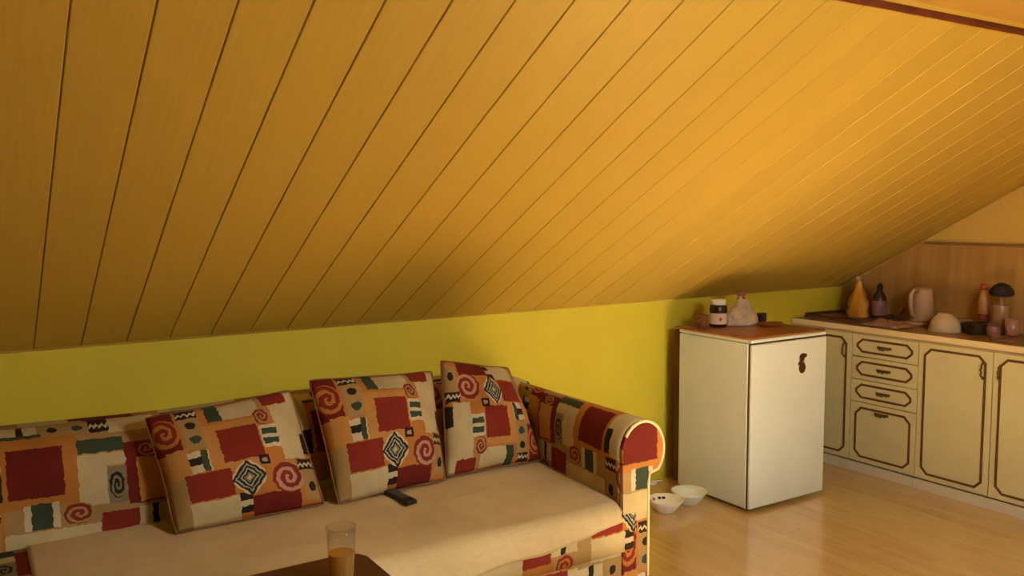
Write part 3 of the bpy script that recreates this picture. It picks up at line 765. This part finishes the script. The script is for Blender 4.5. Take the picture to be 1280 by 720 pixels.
# kettle
kt = empty('white_kettle', (3.655, -.605, ZW), 'cream plastic kettle jug with open handle on the worktop', 'kettle')
M_ket = material('kettle_plastic', (.44, .28, .15, 1), .35, .45)
bm = bmesh.new(); lathe(bm, [(0, 0), (.066, 0), (.068, .012), (.060, .02), (0, .02)], 26); obj('kettle_base', bm, M_ket, kt, True)
bm = bmesh.new(); lathe(bm, [(0, .022), (.062, .022), (.064, .035), (.058, .13), (.050, .195), (.046, .203), (0, .206)], 26, c=(.012, -.018, 0)); obj('kettle_body', bm, M_ket, kt, True)
bm = bmesh.new(); tube(bm, [(-.030, -.016, .190), (-.066, -.010, .196), (-.084, -.008, .175), (-.082, -.008, .12), (-.072, -.010, .065), (-.040, -.016, .045)], [.011, .013, .013, .012, .012, .010], 9); obj('kettle_handle', bm, M_ket, kt, True)
bm = bmesh.new(); lathe(bm, [(0, .206), (.040, .204), (.036, .213), (.012, .217), (.010, .228), (0, .229)], 20, c=(.012, -.018, 0)); obj('kettle_lid', bm, material('kettle_lid', (.34, .19, .09, 1), .4, .4), kt, True)
# upturned bowl and plates
M_ub = material('cream_bowl', (.62, .47, .27, 1), .3, .5)
ub = empty('upturned_bowl', (3.525, -.845, ZW), 'cream bowl turned upside down on the worktop', 'bowl')
bm = bmesh.new(); lathe(bm, [(.078, 0), (.080, .004), (.077, .03), (.066, .062), (.044, .084), (.036, .088), (.036, .094), (.030, .094), (.030, .088), (0, .088)], 36); obj('bowl_body', bm, M_ub, ub, True)
bm = bmesh.new(); tube(bm, [(.0795*math.cos(2*PI*i/40), .0795*math.sin(2*PI*i/40), .004) for i in range(41)], .003, 6, cap=False); obj('rim', bm, M_ub, ub, True)
for k, (x, y, z, R) in enumerate(((3.668, -.80, 0, .100), (3.668, -.805, .016, .098), (3.672, -.80, .032, .095))):
    pl_ = empty('dinner_plate', (x, y, ZW+z), ['pale dinner plate at the bottom of the stack behind the upturned bowl', 'pale dinner plate in the middle of the stack behind the upturned bowl', 'pale dinner plate on top of the stack behind the upturned bowl'][k], 'plate', group='plates stacked on the worktop')
    bm = bmesh.new(); lathe(bm, [(0, 0), (R*.58, 0), (R*.62, .003), (R*.80, .006), (R, .015), (R*.995, .0175), (R*.80, .0095), (R*.60, .006), (0, .005)], 40); obj('plate_body', bm, M_ket, pl_, True)
# dark saucepan
sp_ = empty('saucepan', (3.575, -.985, ZW), 'small dark saucepan beside the upturned bowl', 'pan')
bm = bmesh.new(); lathe(bm, [(0, 0), (.050, 0), (.054, .005), (.056, .055), (.058, .058), (.054, .058), (.051, .008), (0, .006)], 28); obj('pan_body', bm, material('pan_dark', (.05, .032, .018, 1), .35, .5), sp_, True)
bm = bmesh.new(); tube(bm, [(-.052, -.02, .048), (-.085, -.035, .054), (-.14, -.06, .056)], [.006, .007, .008], 8); obj('pan_handle', bm, M_black, sp_, True)
# sink rim plate and tap-like drainer at the right
sk = empty('sink', (3.57, -1.36, ZW), 'dull metal sink set into the worktop near the right cabinets', 'sink')
M_sink = material('sink_metal', (.34, .22, .14, 1), .35, .5, metal=.6)
bm = bmesh.new(); prism(bm, [(x, y, 0) for x, y in rrect(-.17, .15, -.22, .22, .05, 5)], (0, 0, .004)); obj('sink_plate', bm, M_sink, sk)
bm = bmesh.new(); lp = rrect(-.17, .15, -.22, .22, .05, 5); tube(bm, [(x, y, .005) for x, y in lp+lp[:1]], .006, 6, cap=False); obj('sink_rim', bm, M_sink, sk, True)
bm = bmesh.new(); prism(bm, [(x, y, .0042) for x, y in rrect(-.135, .115, -.18, .18, .05, 5)], (0, 0, .0012)); obj('basin', bm, M_sink, sk)
# tall utensil jar with a dark brush head, red bottle, small jar
uj = empty('dish_brush_jar', (3.655, -1.065, ZW), 'pale jar holding a brush with a dark round head', 'jar')
bm = bmesh.new(); lathe(bm, [(0, 0), (.036, 0), (.040, .006), (.042, .15), (.040, .155), (.037, .15), (.035, .012), (0, .010)], 24); obj('jar_body', bm, material('jar_glass', (.34, .20, .09, 1), .2, .5), uj, True)
bm = bmesh.new(); tube(bm, [(0, 0, .02), (.004, 0, .12), (0, 0, .20)], .007, 8); obj('brush_handle', bm, M_ket, uj, True)
bm = bmesh.new(); lathe(bm, [(0, .198), (.050, .200), (.057, .208), (.055, .226), (.036, .254), (.014, .266), (0, .268)], 24, wob=lambda a, z: 1+.06*math.cos(7*a)); obj('brush_head', bm, material('brush_black', (.022, .015, .020, 1), .6, .3), uj, True)
rbt = empty('red_bottle', (3.690, -.955, ZW), 'slim red-topped sauce bottle beside the brush jar', 'bottle')
bm = bmesh.new(); lathe(bm, [(0, 0), (.026, 0), (.029, .006), (.029, .09), (.028, .095), (0, .095)], 22); obj('lower_body', bm, material('sauce_red', (.20, .025, .015, 1), .35, .4), rbt, True)
bm = bmesh.new(); lathe(bm, [(.028, .095), (.029, .10), (.028, .17), (.018, .205), (.014, .222), (0, .222)], 22); obj('upper_body', bm, material('sauce_upper', (.42, .20, .07, 1), .35, .4), rbt, True)
bm = bmesh.new(); lathe(bm, [(0, .222), (.022, .222), (.021, .246), (.010, .252), (0, .252)], 20); obj('cap', bm, M_redp, rbt, True)
cj = empty('pink_cup', (3.60, -1.155, ZW+.0115), 'small dull pink cup on the edge of the sink', 'cup')
bm = bmesh.new(); lathe(bm, [(0, 0), (.026, 0), (.030, .004), (.036, .08), (.0335, .08), (.028, .008), (0, .006)], 22); obj('cup_body', bm, material('pink_cup', (.40, .20, .13, 1), .3, .5), cj, True)
bm = bmesh.new(); tube(bm, [(-.034-.016*math.sin(PI*i/8), 0, .066-.04*i/8) for i in range(9)], .0035, 6); obj('cup_handle', bm, bpy.data.materials['pink_cup'], cj, True)
gj = empty('mauve_jar', (3.56, -1.085, ZW), 'low mauve jar standing in front of the brush jar', 'jar')
bm = bmesh.new(); lathe(bm, [(0, 0), (.028, 0), (.032, .005), (.033, .045), (.028, .055), (0, .055)], 22); obj('jar_body', bm, material('mauve_glass', (.30, .14, .10, 1), .25, .5), gj, True)
bm = bmesh.new(); lathe(bm, [(0, .055), (.030, .055), (.030, .068), (0, .069)], 20); obj('lid', bm, material('mauve_lid', (.18, .06, .05, 1), .35, .4), gj, True)
